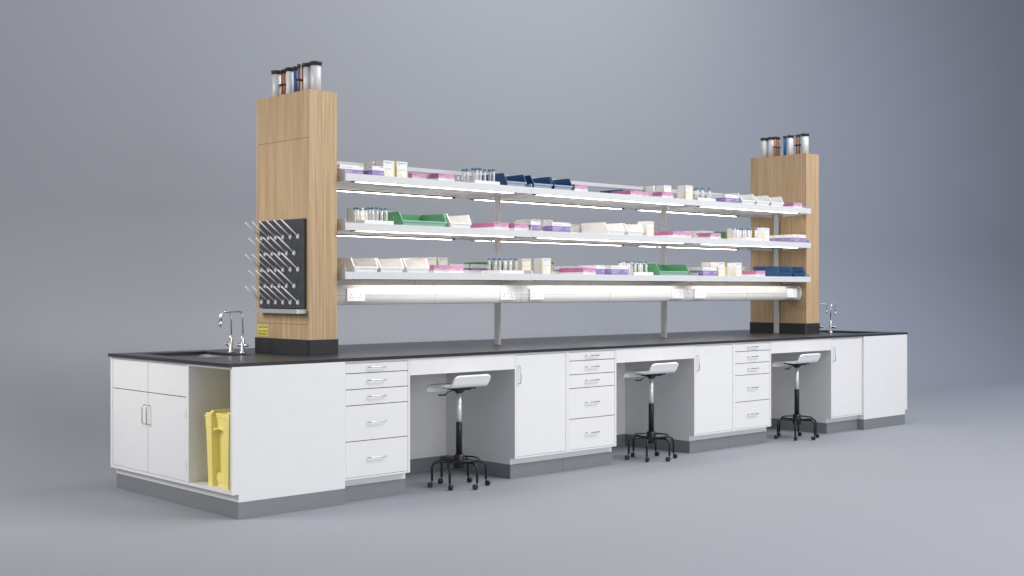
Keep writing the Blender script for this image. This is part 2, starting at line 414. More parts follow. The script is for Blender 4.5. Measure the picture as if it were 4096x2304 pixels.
# ------------------------------------------------------------------ wood service towers
def tower(label, loc, rz):
    t = thing('service_tower', label, 'tower', loc, rz, 'oak service towers on the worktop')
    cx, cy = LX/2, W/2
    x0, x1, y0, y1 = .8532-cx, 1.0671-cx, .4575-cy, W-.4575-cy; zt = 2.6206
    g = .0022
    mb = MB()
    py0, py1, pz0, pz1 = .475-cy, 1.083-cy, 1.099, 2.310
    mb.box(x0+.012, x1, y0, y1, .997, zt, 'wood')
    mb.box(x0, x0+.0119, y0, py0-g, .997, zt, 'wood'); mb.box(x0, x0+.0119, py1+g, y1, .997, zt, 'wood')
    mb.box(x0, x0+.0119, py0-g, py1+g, .997, pz0-g, 'wood'); mb.box(x0, x0+.0119, py0-g, py1+g, pz1+g, zt, 'wood')
    mb.box(x0+.0105, x0+.0121, py0-g, py1+g, pz0-g, pz1+g, 'groove')
    mb.build('column', t)
    MB().box(x0+.0004, x0+.0104, py0, py1, pz0, pz1, 'wood').build('access_panel', t)
    a, b, c, d = .838-cx, 1.081-cx, .4495-cy, W-.4495-cy; k = .012
    MB().prism([(a+k, c), (b-k, c), (b, c+k), (b, d-k), (b-k, d), (a+k, d), (a, d-k), (a, c+k)][::1], 'z', .9003, .9985, 'base').build('base_collar', t)
    pipes = [('grey', .966, 1.022, .0345), ('copper', .966, .958, .0085), ('copper', .966, .928, .0085), ('white', .966, .859, .0268),
             ('blue', .966, .793, .0150), ('copper', .932, .700, .0085), ('copper', .966, .700, .0085), ('copper', 1.000, .700, .0085), ('grey', .966, .640, .0345), ('grey', .966, .554, .0345)]
    km = dict(grey='pipegrey', copper='copper', white='pipewhite', blue='pipeblue')
    for nm, x, y, r in pipes:
        zz = 2.822
        p = MB().lathe([(r, zt-.02), (r, zz-.006)], km[nm], c=(x-cx, y-cy, 0), n=28 if r > .02 else 16).build('pipe', t)
        tag(p, {'grey': 'thick silver grey pipe', 'copper': 'thin copper pipe', 'white': 'white plastic pipe', 'blue': 'blue pipe'}[nm])
        k = .0045 if r > .02 else .0022
        MB().lathe([(r+.0003, zz-.026), (r+k*.8, zz-.026), (r+k, zz-.012), (r+k*1.8, zz-.010), (r+k*1.8, zz-.002), (r+k*1.3, zz), (r-.002, zz)], 'rubber', c=(x-cx, y-cy, 0), n=28 if r > .02 else 16).build('cap', p)
    for (xa, xb, ya, yb) in ((.948, .984, .912, .976), (.914, 1.018, .688, .712)):
        MB().box(xa-cx, xb-cx, ya-cy, yb-cy, 2.712, 2.724, 'dark').build('pipe_clip', t, bevel=.002)
    return t
tower('tall oak service tower at the near end with drying pegs and caution sticker', (LX/2, W/2, 0), 0)
tower('tall oak service tower at the far end beside the far sink', (LX/2, W/2, 0), PI)

# drying rack
t = thing('drying_rack', 'charcoal drying rack of slanted white pegs on the near oak tower', 'drying rack', (.853, .763, 1.18))
xb = .830-.853
MB().box(xb, -.0005, .495-.763, 1.031-.763, 1.2-1.18, 1.786-1.18, 'pegboard').build('board', t, bevel=.003)
ti = MB()
ty0, ty1 = .487-.763, 1.031-.763
ti.prism([(-.073, ty0+.012), (-.070, ty0+.003), (-.062, ty0), (0, ty0), (0, ty1), (-.073, ty1)], 'z', -.011, .016, 'tray')
ti.build('drip_tray', t)
pegm = None
for row in range(5):
    odd = row % 2
    for k in range(5 if odd else 6):
        y = .548+(.044 if odd else 0)+k*.088-.763; z = 1.670-row*.1073-1.18
        if pegm is None:
            pm = MB()
            pm.lathe([(.004, -.002), (.0112, 0), (.0112, .009), (.006, .016)], 'peg', axis='x', n=14)
            pm.v = [(-x, yy, zz*1.55) for x, yy, zz in pm.v]
            pm.f = [f[::-1] for f in pm.f]
            pm.tube([(-.006, 0, .0), (-.132, 0, .104)], .0050, 'peg', 8)
            pegm = pm.mesh('peg')
        o = bpy.data.objects.new('peg', pegm); C.objects.link(o); o.parent = t; o.location = (xb, y, z)
# caution sticker
mb = MB(); sy0_, sy1_, sz0, sz1 = .959, 1.087, 1.012, 1.085
mb.box(.8518, .8531, sy0_, sy1_, sz0, sz1, 'sign')
for s_, z, h in (('CAUTION', 1.0625, .023), ('FOR CLEANING', 1.0395, .0145), ('USE ONLY', 1.0170, .0225)):
    text(mb, s_, 'ink', h, (.8513, sy1_-.007, z), (0, -1, 0), (0, 0, 1), width=.114)
tag(mb.build('caution_sign'), 'small yellow CAUTION FOR CLEANING USE ONLY sticker on the near oak tower', 'sign')

# ------------------------------------------------------------------ rails, beam, shelves
def perforated(mb, x0, x1, y, z0, z1, s):
    z = z0+.004
    while z < z1-.01:
        for xx in (x0+.0055, x0+.0125):
            a, b, c, d = (xx, y, z), (xx+.0026, y, z), (xx+.0026, y, z+.0088), (xx, y, z+.0088)
            mb.quad(*((a, b, c, d) if s < 0 else (d, c, b, a)), 'ink')
        z += .0141
for x, wh in ((1.072, 'against the near oak tower'), (2.777, 'between the first and second shelf bay'), (4.751, 'between the second and third shelf bay'), (6.4365, 'against the far oak tower')):
    mb = MB(); mb.box(x, x+.020, .755, .806, .9003, 2.178, 'alu')
    perforated(mb, x, x+.020, .7545, .905, 2.15, -1); perforated(mb, x, x+.020, .8065, .905, 2.15, 1)
    tag(mb.build('upright_rail'), f'slotted grey metal upright rail {wh}', 'rail', 'slotted upright rails')
tag(MB().box(1.0675, 6.4665, .755, .806, 2.1782, 2.2065, 'alu').build('top_beam', bevel=.001), 'light grey beam along the tops of the upright rails between both towers', 'beam')

BAYS = [(1.098, 2.784, 1.198, 2.612), (2.790, 4.758, 2.867, 4.583), (4.764, 6.460, 4.832, 6.259)]
LEV = [2.090, 1.765, 1.442]        # top edge of the front lip
def shelf(bx0, bx1, l0, l1, zt, low, side, label):
    # built for the near side (front lip at y .402); the far side is turned by 180 degrees
    w = bx1-bx0; cxm = (bx0+bx1)/2
    loc, rz = ((cxm, W/2, 0), 0) if side == 0 else ((cxm, W/2, 0), PI)
    t = thing('shelf', label, 'shelf', loc, rz, 'white metal shelves')
    h = w/2; yo = W/2; zl = zt-.049
    mb = MB()
    mb.box(-h, h, .402-yo, .4045-yo, zl, zt, 'shelf')                        # lip
    mb.box(-h+.0002, h-.0002, .4047-yo, .7425-yo, zl+.007, zt-.039, 'shelf')   # deck
    mb.box(-h+.0002, h-.0002, .7427-yo, .7455-yo, zl+.007, zt+.027, 'shelf')   # back upstand
    mb.build('tray', t, bevel=.0008)
    for s in (-1, 1):
        b = MB(); pf = [(.4008-yo, zl-.0006), (.4008-yo, zt+.015)]+arc(.4108-yo, zt+.0155, .010, 180, 90, 4)+[(.72-yo, zt+.0255), (.72-yo, zl-.02), (.60-yo, zl-.010)]
        xa, xb2 = (-h-.0031, -h-.0003) if s < 0 else (h+.0003, h+.0031)
        b.prism(pf, 'x', xa, xb2, 'shelf'); b.build('end_bracket', t)
    c0, c1 = (l0-cxm, l1-cxm) if side == 0 else (cxm-l1, cxm-l0)
    hs = MB()
    if low:
        hs.box(c0-.035, c1+.035, .4055-yo, .428-yo, zl-.0035, zl+.0065, 'dark')
    else:
        hs.box(c0-.030, c1+.030, .4055-yo, .448-yo, zl-.0020, zl+.0065, 'dark')
        for q in (c0-.030, c1+.004): hs.box(q, q+.026, .4055-yo, .448-yo, zl-.0045, zl-.0022, 'dark')
    f = hs.build('light_fitting', t)
    d = MB()
    if low: d.box(c0, c1, .4283-yo, .448-yo, zl-.0030, zl+.0065, 'ledlow')
    else: d.prism([(.409-yo, zl-.0022), (.445-yo, zl-.0022), (.445-yo, zl-.0030), (.443-yo, zl-.0040), (.411-yo, zl-.0040), (.409-yo, zl-.0030)], 'x', c0, c1, 'led')
    d.build('light_strip', f)
    return t
lv = ['top', 'middle', 'bottom']; bn = ['left', 'centre', 'right']
for i, zt in enumerate(LEV):
    for j, (a, b, c, d) in enumerate(BAYS):
        for s in (0, 1):
            shelf(a, b, c, d, zt, i == 2, s, f'white metal shelf, {lv[i]} tier, {bn[j]} bay, {"near" if s == 0 else "far"} side of the upright rails')

# ------------------------------------------------------------------ trunking with sockets
t = thing('power_trunking', 'long white curved power trunking with grey backing board under the bottom shelves', 'trunking', (0, 0, 0))
zc, hh, yb = 1.2885, .0665, .528
def tp(off=0, n=14):
    Rr = (hh**2+.025**2)/(2*.025); cyy = yb-.025+Rr; am = math.degrees(math.asin(hh/Rr))
    return [(cyy-(Rr+off)*math.cos(R(a)), zc+(Rr+off)*math.sin(R(a))) for a in [am-2*am*i/n for i in range(n+1)]]
MB().prism([(.736, zc+hh)]+tp()+[(.736, zc-hh)], 'x', 1.0675, 6.4450, 'trunk', True).build('cover', t)
MB().prism([(.737, zc+hh+.002)]+tp(.002)+[(.737, zc-hh-.002)], 'x', 6.4452, 6.4590, 'trunk', True).build('end_cap', t)
mb = MB()
for x in (1.940, 2.783, 3.768, 4.755, 5.600):
    mb.prism([(.60, zc+hh+.0006)]+tp(.0006)+[(.60, zc-hh-.0006)], 'x', x-.0009, x+.0009, 'line')
mb.box(1.0677, 6.4448, yb-.0256, yb-.02, zc-.0030, zc-.0012, 'line')
mb.build('joint', t)
mb = MB(); mb.box(1.0677, 6.4560, .7372, .7416, 1.235, 1.3985, 'board')
for x in (1.943, 2.787, 3.774, 4.761, 5.605): mb.box(x-.0015, x+.0015, .7366, .738, 1.356, 1.398, 'ink')
mb.build('backing_board', t)
def socket(x, label):
    o = MB(); w = .146
    o.prism([(.488, 1.328), (.4965, 1.3315), (.520, 1.331), (.520, 1.243), (.4965, 1.2425), (.488, 1.246)], 'x', 0, w, 'socket')
    o = o.build('socket', None, (x, 0, 0), bevel=.0015)
    tag(o, label, 'socket', 'double sockets on the trunking')
    for xx in (.062, .079):
        MB().box(xx, xx+.009, .4855, .4885, 1.297, 1.319, 'socket').build('switch', o, bevel=.001)
    m = MB()
    for cxx in (.036, .108):
        m.box(cxx-.0016, cxx+.0016, .4874, .4885, 1.285, 1.294, 'ink')
        for dx in (-.011, .011): m.box(cxx+dx-.003, cxx+dx+.003, .4874, .4885, 1.2665, 1.2705, 'ink')
    m.build('pin_holes', o)
for x, l in ((1.171, 'white double socket at the near end of the trunking by the near tower'), (2.555, 'white double socket just left of the first upright rail joint'), (2.855, 'white double socket just right of the first upright rail joint'),
             (4.529, 'white double socket just left of the second upright rail joint'), (4.826, 'white double socket just right of the second upright rail joint'), (6.216, 'white double socket at the far end of the trunking by the end cap')):
    socket(x, l)

# ------------------------------------------------------------------ stools
def stool():
    t = thing('lab_stool', '', 'stool', (1.776, .052, 0), 0, 'white lab stools in the knee spaces')
    pr = [(.161, .633), (.157, .648), (.149, .664), (.135, .676), (.113, .6825), (.08, .684), (.03, .682), (-.03, .678), (-.07, .677), (-.094, .679), (-.108, .687), (-.119, .702), (-.130, .722), (-.144, .744), (-.151, .755)]
    # arc-length
    L = [0]
    for a, b in zip(pr, pr[1:]): L.append(L[-1]+math.dist(a, b))
    T = L[-1]; hw = .159; n = 16; vs = []
    def halfw(l):
        r1 = .03; r2 = .035
        w = hw
        if l < r1: w = hw-r1*(1-math.sqrt(max(0, 1-((r1-l)/r1)**2)))*.6
        if T-l < r2: w = hw-r2*(1-math.sqrt(max(0, 1-((r2-(T-l))/r2)**2)))*.9
        return w
    # resample
    m = 44; pts = []
    for i in range(m+1):
        l = T*i/m
        j = max(k for k in range(len(L)) if L[k] <= l+1e-9); j = min(j, len(pr)-2)
        f = (l-L[j])/(L[j+1]-L[j]); pts.append((pr[j][0]*(1-f)+pr[j+1][0]*f, pr[j][1]*(1-f)+pr[j+1][1]*f, halfw(l)))
    for y, z, w in pts:
        for k in range(n+1): vs.append((w*(2*k/n-1), y, z))
    fs = [(i*(n+1)+k, i*(n+1)+k+1, (i+1)*(n+1)+k+1, (i+1)*(n+1)+k) for i in range(m) for k in range(n)]
    o = MB().add(vs, fs, 'seat', True).build('seat', t)
    sm = o.modifiers.new('Solidify', 'SOLIDIFY'); sm.thickness = .013; sm.offset = 0
    bv = o.modifiers.new('Bevel', 'BEVEL'); bv.width = .003; bv.segments = 2; bv.angle_limit = R(50)
    MB().box(-.085, .085, -.075, .075, .6600, .6685, 'dark').box(-.06, .06, -.055, .055, .650, .6598, 'dark').lathe([(.020, .628), (.028, .634), (.028, .640), (.036, .642), (.036, .652)], 'dark').build('mechanism', t, bevel=.001)
    lv_ = MB().tube([(-.03, .0, .652), (-.08, .0, .644), (-.125, .0, .626)], .003, 'dark', 8)
    lv_.box(-.172, -.122, -.011, .011, .6185, .6275, 'dark'); lv_.build('lever', t)
    MB().lathe([(.0172, .42), (.0172, .632)], 'piston', n=24).build('piston', t)
    MB().lathe([(.0212, .20), (.0212, .432), (.0195, .4355)], 'blackmetal', n=24).build('column', t)
    MB().lathe([(.030, .124), (.037, .130), (.037, .205), (.030, .2165), (.022, .219)], 'blackmetal', n=28).build('hub', t)
    rg = MB().tube([(.134*math.cos(R(a)), .134*math.sin(R(a)), .186) for a in range(0, 360, 8)], .0058, 'blackmetal', 10, closed=True)
    for a in (20, 140, 260): rg.tube([(.035*math.cos(R(a)), .035*math.sin(R(a)), .176), (.132*math.cos(R(a)), .132*math.sin(R(a)), .184)], .004, 'blackmetal', 8)
    rg.build('foot_ring', t)
    cast = [-75, 195, 150, 20, 160, -60]
    for k in range(6):
        a = 30+60*k; q = .042; rr = .184
        pth = [(.03, .167), (rr-q, .169)]+[(rr-q+q*math.sin(R(b)), .169-q+q*math.cos(R(b))) for b in range(15, 91, 15)]+[(rr, .046)]
        lg = MB().tube([(r*math.cos(R(a)), r*math.sin(R(a)), z) for r, z in pth], .0082, 'blackmetal', 12)
        lg.lathe([(.004, .034), (.004, .047)], 'blackmetal', c=(rr*math.cos(R(a)), rr*math.sin(R(a)), 0), n=10)
        lg = lg.build('leg', t)
        c = MB()
        for s in (-1, 1): c.lathe([(.008, s*.0015), (.0175, s*.0025), (.0182, s*.006), (.0175, s*.0105), (.013, s*.0125)], 'dark', c=(.013, 0, .0182), axis='y', n=20)
        c.box(-.002, .014, -.0022, .0022, .012, .036, 'dark')
        c.build('caster', lg, (rr*math.cos(R(a)), rr*math.sin(R(a)), 0), R(cast[k]))
    return t
st = stool(); st['label'] = 'white stool on black castors, the nearest one, beside the first drawer unit'
dup(st, (3.748, .054, 0), 0, 'white stool on black castors, the middle of the three knee spaces')
dup(st, (5.722, .056, 0), 0, 'white stool on black castors, the farthest, next to the far cupboard')

# ------------------------------------------------------------------ yellow waste bin in the end bay
t = thing('waste_bin', 'tall yellow plastic waste bin standing in the open end bay', 'waste bin', (.055, .235, .1595))
def binshell(z0, z1, e0, e1, key='yellow', ch0=.045, ch1=.045):
    """closed U-front footprint tapered from inset e0 at z0 to e1 at z1"""
    def fp(e, ch, z):
        yA, yB, xA, xB = -.127+e, .127-e, .006+e*.35, .50-e
        return [(xA, yA, z), (xA, -.068, z), (xA+ch, -.062, z), (xA+ch, .062, z), (xA, .068, z), (xA, yB, z), (xB, yB, z), (xB, yA, z)]
    a, b = fp(e0, ch0, z0), fp(e1, ch1, z1); n = 8
    mb = MB(); mb.add(a+b, [(i, n+i, n+(i+1) % n, (i+1) % n) for i in range(n)]+[tuple(range(n)), tuple(range(n, 2*n))[::-1]], key)
    return mb
body = binshell(0, .026, .012, .012, ch0=.03, ch1=.03)
b2 = binshell(.026, .345, .012, -.004); body.add(b2.v, b2.f, 'yellow')
b3 = binshell(.345, .408, -.007, -.009, ch0=.035, ch1=.030); body.add(b3.v, b3.f, 'yellow')
# arched ends of the channel
for zb, s in ((.345, -1), (.075, -1)):
    pass
body.prism([(-.062, .026), (.062, .026), (.062, .062)]+[(.062*math.cos(R(a)), .062+.022*math.sin(R(a))) for a in range(15, 180, 15)]+[(-.062, .062)], 'x', .034, .050, 'yellow')
body.prism([(-.062, .346), (.062, .346), (.062, .318)]+[(.062*math.cos(R(a)), .318+.022*math.sin(R(a))) for a in range(15, 180, 15)]+[(-.062, .318)], 'x', .014, .050, 'yellow')
body.build('body', t, bevel=.004)
lid = binshell(.405, .418, -.016, -.016, ch0=.03, ch1=.03)
l2 = binshell(.418, .432, -.011, -.005, ch0=.03, ch1=.03); lid.add(l2.v, l2.f, 'yellow')
for y0, y1 in ((-.118, -.072), (.072, .118)):
    lid.add([(0.012, y0, .432), (.48, y0, .432), (.48, y1, .432), (.012, y1, .432), (.03, y0+.008, .446), (.46, y0+.008, .446), (.46, y1-.008, .446), (.03, y1-.008, .446)],
            [(0, 1, 5, 4), (1, 2, 6, 5), (2, 3, 7, 6), (3, 0, 4, 7), (4, 5, 6, 7)], 'yellow')
lid.build('lid', t, bevel=.003)

# ------------------------------------------------------------------ goods on the shelves
ZS = [2.051, 1.726, 1.403]
tier = ['top', 'middle', 'bottom']
CACHE = {}
def inst(key, maker, name, loc, rz=0):
    if key not in CACHE: CACHE[key] = maker().mesh(name)
    o = bpy.data.objects.new(name, CACHE[key]); C.objects.link(o); o.location = loc; o.rotation_euler = (0, 0, rz)
    b = o.modifiers.new('Bevel', 'BEVEL'); b.width = .0006; b.segments = 1; b.limit_method = 'ANGLE'; b.angle_limit = R(60)
    return o
e = .0005
def carton(mb, w, d, bands, top='paper'):
    for z0, z1, k in bands: mb.box(0, w, 0, d, z0, z1, k)
def m_glove(rot):
    w, d = (.197, .1) if not rot else (.1, .197)
    def f():
        mb = MB(); carton(mb, w, d, [(0, .084, 'purple'), (.084, .113, 'paper')])
        def face(org, ux, L, long):
            org = Vector(org); ux = Vector(ux); uz = (0, 0, 1)
            if long:
                text(mb, 'DISPOSABLE GLOVES', 'paper', .012, org+ux*.012+Vector((0, 0, .066)), ux, uz, width=.085)
                text(mb, 'SURGICAL USE', 'paper', .010, org+ux*.012+Vector((0, 0, .052)), ux, uz, width=.06)
                text(mb, 'latex powder free examination', 'greyink', .007, org+ux*.012+Vector((0, 0, .094)), ux, uz, width=.09)
                text(mb, '235-GL', 'paper', .014, org+ux*(L-.008)+Vector((0, 0, .062)), ux, uz, width=.032, align='RIGHT')
                text(mb, '100 pieces by weight only', 'paper', .006, org+ux*(L-.008)+Vector((0, 0, .008)), ux, uz, width=.07, align='RIGHT')
            else:
                text(mb, '235-GL', 'paper', .012, org+ux*(L-.006)+Vector((0, 0, .062)), ux, uz, width=.030, align='RIGHT')
            text(mb, 'keep dry', 'ink', .006, org+ux*(L-.006)+Vector((0, 0, .104)), ux, uz, width=.03, align='RIGHT')
        face((0, -e, 0), (1, 0, 0), w, not rot); face((-e, d, 0), (0, -1, 0), d, rot)
        return mb
    return f
def m_pink():
    mb = MB(); w, d, h = .147, .0505, .090
    mb.box(0, w, 0, d, 0, .056, 'paper'); mb.box(0, w, 0, d, .056, .0885, 'pink'); mb.box(0, w, 0, d, .0885, h, 'pinklight')
    mb.quad((0.002, -e*.6, .0565), (w-.002, -e*.6, .0565), (w-.002, -e*.6, .088), (.002, -e*.6, .088), 'pinklight')
    text(mb, 'NORMAL MEDICINE', 'paper', .011, (.008, -2*e, .059), (1, 0, 0), (0, 0, 1), width=.062)
    text(mb, '6780-LP', 'paper', .012, (w-.005, -2*e, .058), (1, 0, 0), (0, 0, 1), width=.034, align='RIGHT')
    text(mb, 'DAILY INTAKE', 'ink', .006, (.008, -2*e, .078), (1, 0, 0), (0, 0, 1), width=.035)
    text(mb, 'take one each day after meals', 'greyink', .006, (w-.006, -e, .046), (1, 0, 0), (0, 0, 1), width=.07, align='RIGHT')
    return mb
def m_pharm():
    w, d, h = .097, .096, .159; mb = MB(); mb.box(0, w, 0, d, 0, h, 'paper')
    def face(P):      # P(u, z): u measured from the shared edge outwards
        def poly(pts, key, k=1): mb.add([P(u, z, k) for u, z in pts], [tuple(range(len(pts)))], key)
        poly([(.0885, .002), (.0965, .002), (.0965, .157), (.0885, .157)], 'pharm')
        # sweeping ribbons
        def rib(f0, f1, key, k, n=9):
            A = [f0(i/n) for i in range(n+1)]; B = [f1(i/n) for i in range(n+1)]
            for i in range(n): poly([A[i], A[i+1], B[i+1], B[i]], key, k)
        rib(lambda t: (.002+.034*t**1.3, .118-.068*t), lambda t: (.002+.052*t**1.15, .126-.070*t), 'pharmlight', 1.2)
        rib(lambda t: (.050+.018*t, .050-.04*t), lambda t: (.060+.022*t, .056-.05*t), 'pharmpale', 1.1)
        rib(lambda t: (.040+.045*t, .058-.03*t*t), lambda t: (.044+.044*t, .052-.040*t*t), 'pharmpale', 1.0)
        rib(lambda t: (.0005, .125-.05*t), lambda t: (.0006+.010*math.sin(PI*t), .125-.05*t), 'pharmlight', 1.4)
        # ring over the shared edge
        n = 9
        for i in range(n):
            a0, a1 = R(-90+180*i/n), R(-90+180*(i+1)/n)
            poly([(max(0, .0135*math.cos(a0)), .055+.0165*math.sin(a0)), (max(0, .0135*math.cos(a1)), .055+.0165*math.sin(a1)), (max(0, .0095*math.cos(a1)), .055+.0115*math.sin(a1)), (max(0, .0095*math.cos(a0)), .055+.0115*math.sin(a0))], 'pharm', 1.8)
        for i in range(6):
            a0, a1 = R(20+70*i/6), R(20+70*(i+1)/6)
            poly([(.024*math.cos(a0), .012+.026*math.sin(a0)), (.024*math.cos(a1), .012+.026*math.sin(a1)), (.020*math.cos(a1), .012+.021*math.sin(a1)), (.020*math.cos(a0), .012+.021*math.sin(a0))], 'pharm', 1.8)
    face(lambda u, z, k: (u, -e*k, z)); face(lambda u, z, k: (-e*k, u, z))
    text(mb, 'Pharmacy Store', 'greyink', .013, (.012, -2*e, .143), (1, 0, 0), (0, 0, 1), width=.068)
    text(mb, 'tablets', 'greyink', .007, (.012, -2*e, .133), (1, 0, 0), (0, 0, 1), width=.018)
    text(mb, 'For easy daily use', 'greyink', .008, (.013, -2*e, .100), (1, 0, 0), (0, 0, 1), width=.06)
    return mb
def m_bin(w, d, key, fk=None):
    fk = fk or key
    def f():
        mb = MB(); lz, h, tk = .073, .133, .003
        side = [(.006, 0), (d-.004, 0), (d, h), (.034, h), (0, lz)]
        for x0, x1 in ((0, tk), (w-tk, w)): mb.prism(side, 'x', x0, x1, key)
        mb.box(tk, w-tk, .006, d-.004, 0, tk, key)
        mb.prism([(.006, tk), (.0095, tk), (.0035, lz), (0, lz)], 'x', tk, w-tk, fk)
        mb.prism([(d-.004, tk), (d-.0075, tk), (d-.0035, h), (d, h)], 'x', tk, w-tk, key)
        # rims
        for x0, x1 in ((-.005, .0032), (w-.0032, w+.005)):
            mb.prism([(d, h), (d, h-.008), (.0385, h-.008), (.0045, lz-.004), (-.001, lz), (.0335, h+.0015), (d, h+.0015)], 'x', x0, x1, key)
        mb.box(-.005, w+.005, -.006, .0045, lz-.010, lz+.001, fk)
        mb.box(.0033, w-.0033, d-.001, d+.005, h-.008, h+.0015, key)
        # label frame on the front
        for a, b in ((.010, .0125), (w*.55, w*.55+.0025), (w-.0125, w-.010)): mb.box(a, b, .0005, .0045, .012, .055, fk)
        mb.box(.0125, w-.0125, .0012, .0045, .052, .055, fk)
        # ribs on the side walls
        for yy in (d*.36, d*.66):
            for x0, x1 in ((-.0012, .0003), (w-.0003, w+.0012)): mb.box(x0, x1, yy, yy+.004, .004, h-.01, key)
        cxx = w/2
        mb.warp(lambda x, y, z: (cxx+(x-cxx)*(1-.010*(1-z/h)/w*2), y, z))
        return mb
    return f
def m_tray(w=.245, d=.205, h=.0625):
    def f():
        mb = MB(); k = .004
        mb.box(0, w, 0, k, 0, h, 'binwhite'); mb.box(0, w, d-k, d, 0, h, 'binwhite')
        mb.box(0, k, k, d-k, 0, h, 'binwhite'); mb.box(w-k, w, k, d-k, 0, h, 'binwhite'); mb.box(k, w-k, k, d-k, 0, .012, 'binwhite')
        return mb
    return f
def tube_proto(cap, h=.142):
    r = .0105
    body = MB().lathe([(.003, 0), (.008, .003), (r, .012), (r, h-.012)], 'glass', n=14)
    cp = MB().lathe([(.0125, h-.014), (.0125, h-.001), (.0115, h)], cap, n=14)
    la = MB(); n = 6
    def pt(a, z, rr=r+.0004): return (rr*math.cos(a), rr*math.sin(a), z)
    for i in range(n):
        a0, a1 = R(-125+80*i/n), R(-125+80*(i+1)/n)
        la.add([pt(a0, .04), pt(a1, .04), pt(a1, .112), pt(a0, .112)], [(0, 1, 2, 3)], 'paper', True)
    for i in range(8):
        z = .05+.006*i
        a0, a1 = R(-112), R(-84)
        la.add([pt(a0, z, r+.0007), pt(a1, z, r+.0007), pt(a1, z+.0035, r+.0007), pt(a0, z+.0035, r+.0007)], [(0, 1, 2, 3)], 'ink')
    return body.mesh('tube_body'), cp.mesh('cap'), la.mesh('sticker')
TB = {k: tube_proto(k) for k in ('cap', 'tealcap')}
def tube(x, y, lvl, label, group, cap='cap', dz=.0125):
    t = thing('test_tube', label, 'test tube', (x, y, ZS[lvl]+dz), R(random.uniform(-30, 30)), group)
    for n_, me in zip(('tube_body', 'cap', 'sticker'), TB[cap]):
        o = bpy.data.objects.new(n_, me); C.objects.link(o); o.parent = t
    return t

def put(kind, lvl, x, y, label, n=1, rot=False, **kw):
    """n = how many stand one behind the other"""
    nm, key, mk, cat, dep, grp = {
        'glove': ('glove_box', ('glove', rot), m_glove(rot), 'glove box', .197 if rot else .1, 'purple glove boxes'),
        'pink': ('medicine_box', 'pink', m_pink, 'medicine box', .0505, 'pink medicine boxes'),
        'pharm': ('pharmacy_box', 'pharm', m_pharm, 'pharmacy box', .096, 'yellow white pharmacy boxes')}[kind]
    order = ['front', 'second', 'third', 'fourth', 'fifth']
    for k in range(n):
        o = inst(key, mk, nm, (x, y+k*(dep+.0025), ZS[lvl]))
        lb = label if n == 1 else f'{label}, {order[k]} in'
        tag(o, f'{lb}, {tier[lvl]} shelf', cat, grp)
def bins(lvl, x, y, col, label, w=.2, d=.30, back=False):
    key = {'blue': 'binblue', 'green': 'bingreen', 'white': 'binwhite'}[col]
    loc = (x, y, ZS[lvl]) if not back else (x+w, y+d, ZS[lvl])
    fk = {('blue', 0): 'binbluesheen', ('green', 1): 'bingreensheen', ('green', 2): 'bingreensheen'}.get((col, lvl))  # fronts of these bins carry a painted reflection
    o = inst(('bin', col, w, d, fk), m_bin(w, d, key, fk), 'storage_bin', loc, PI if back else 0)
    tag(o, f'{label}, {tier[lvl]} shelf', 'storage bin', f'{col} open front storage bins')
def rack(lvl, x, y, label, pts, w=.245, d=.205):
    o = inst(('tray', w, d), m_tray(w, d), 'tube_tray', (x, y, ZS[lvl]))
    tag(o, f'white tube tray {label}, {tier[lvl]} shelf', 'tray', 'white trays of test tubes')
    for px, py in pts:
        tube(px, py, lvl, f'blue capped test tube in tray {label}, {tier[lvl]} shelf', f'test tubes in tray {label}, {tier[lvl]} shelf')

# --- top shelf
put('glove', 0, 1.161, .560, 'purple glove box next to the near tower')
put('glove', 0, 1.385, .500, 'purple glove box turned end on, beside the near pharmacy boxes', rot=True)
put('pharm', 0, 1.495, .520, 'yellow white pharmacy box, left one of the near pair')
put('pharm', 0, 1.490, .632, 'yellow white pharmacy box, behind the near pair')
put('pharm', 0, 1.606, .515, 'yellow white pharmacy box, right one of the near pair')
put('pink', 0, 1.750, .530, 'lone pink medicine box right of the near pharmacy boxes')
put('pink', 0, 1.896, .416, 'pink medicine box just left of the near tube tray', 2)
rack(0, 2.243, .425, 'just left of the blue bins', [(2.285, .60), (2.285, .56), (2.325, .60), (2.290, .50), (2.290, .46), (2.325, .46), (2.405, .50), (2.445, .49), (2.365, .56), (2.445, .45)])
rack(0, 2.405, .860, 'far side behind near tray', [(2.435, .905), (2.475, .885), (2.515, .885), (2.455, .95)])
bins(0, 2.555, .425, 'blue', 'blue open front bin, nearest of the three blue ones')
bins(0, 2.830, .425, 'blue', 'blue open front bin, middle one of the three blue ones')
bins(0, 3.048, .425, 'blue', 'blue open front bin, farthest of the three blue ones')
put('pink', 0, 3.266, .418, 'single pink medicine box right after the blue bins')
bins(0, 4.340, .850, 'blue', 'blue bin on the far side behind the pink boxes')
put('pink', 0, 4.024, .516, 'pink medicine box left of the centre pharmacy boxes', 4)
put('pink', 0, 4.180, .575, 'pink medicine box set back between two pink rows')
put('pink', 0, 4.334, .440, 'pink medicine box in front of the pharmacy boxes', 2)
put('pharm', 0, 4.490, .548, 'yellow white pharmacy box behind the pink pair')
put('pharm', 0, 4.464, .646, 'yellow white pharmacy box farthest back behind the pink pair')
put('pharm', 0, 4.620, .420, 'yellow white pharmacy box at the right end of the centre bay')
rack(0, 4.786, .420, 'at the left end of the right bay', [(4.93, .565), (4.855, .485), (4.885, .455), (4.965, .51), (5.0, .55), (5.0, .465), (4.83, .56)])
put('glove', 0, 5.185, .435, 'purple glove box left of the white bins', 2)
bins(0, 5.415, .430, 'white', 'white open front bin, first of the white ones')
bins(0, 5.635, .430, 'white', 'white open front bin, second of the white ones')
bins(0, 5.860, .430, 'white', 'white open front bin, third of the white ones')
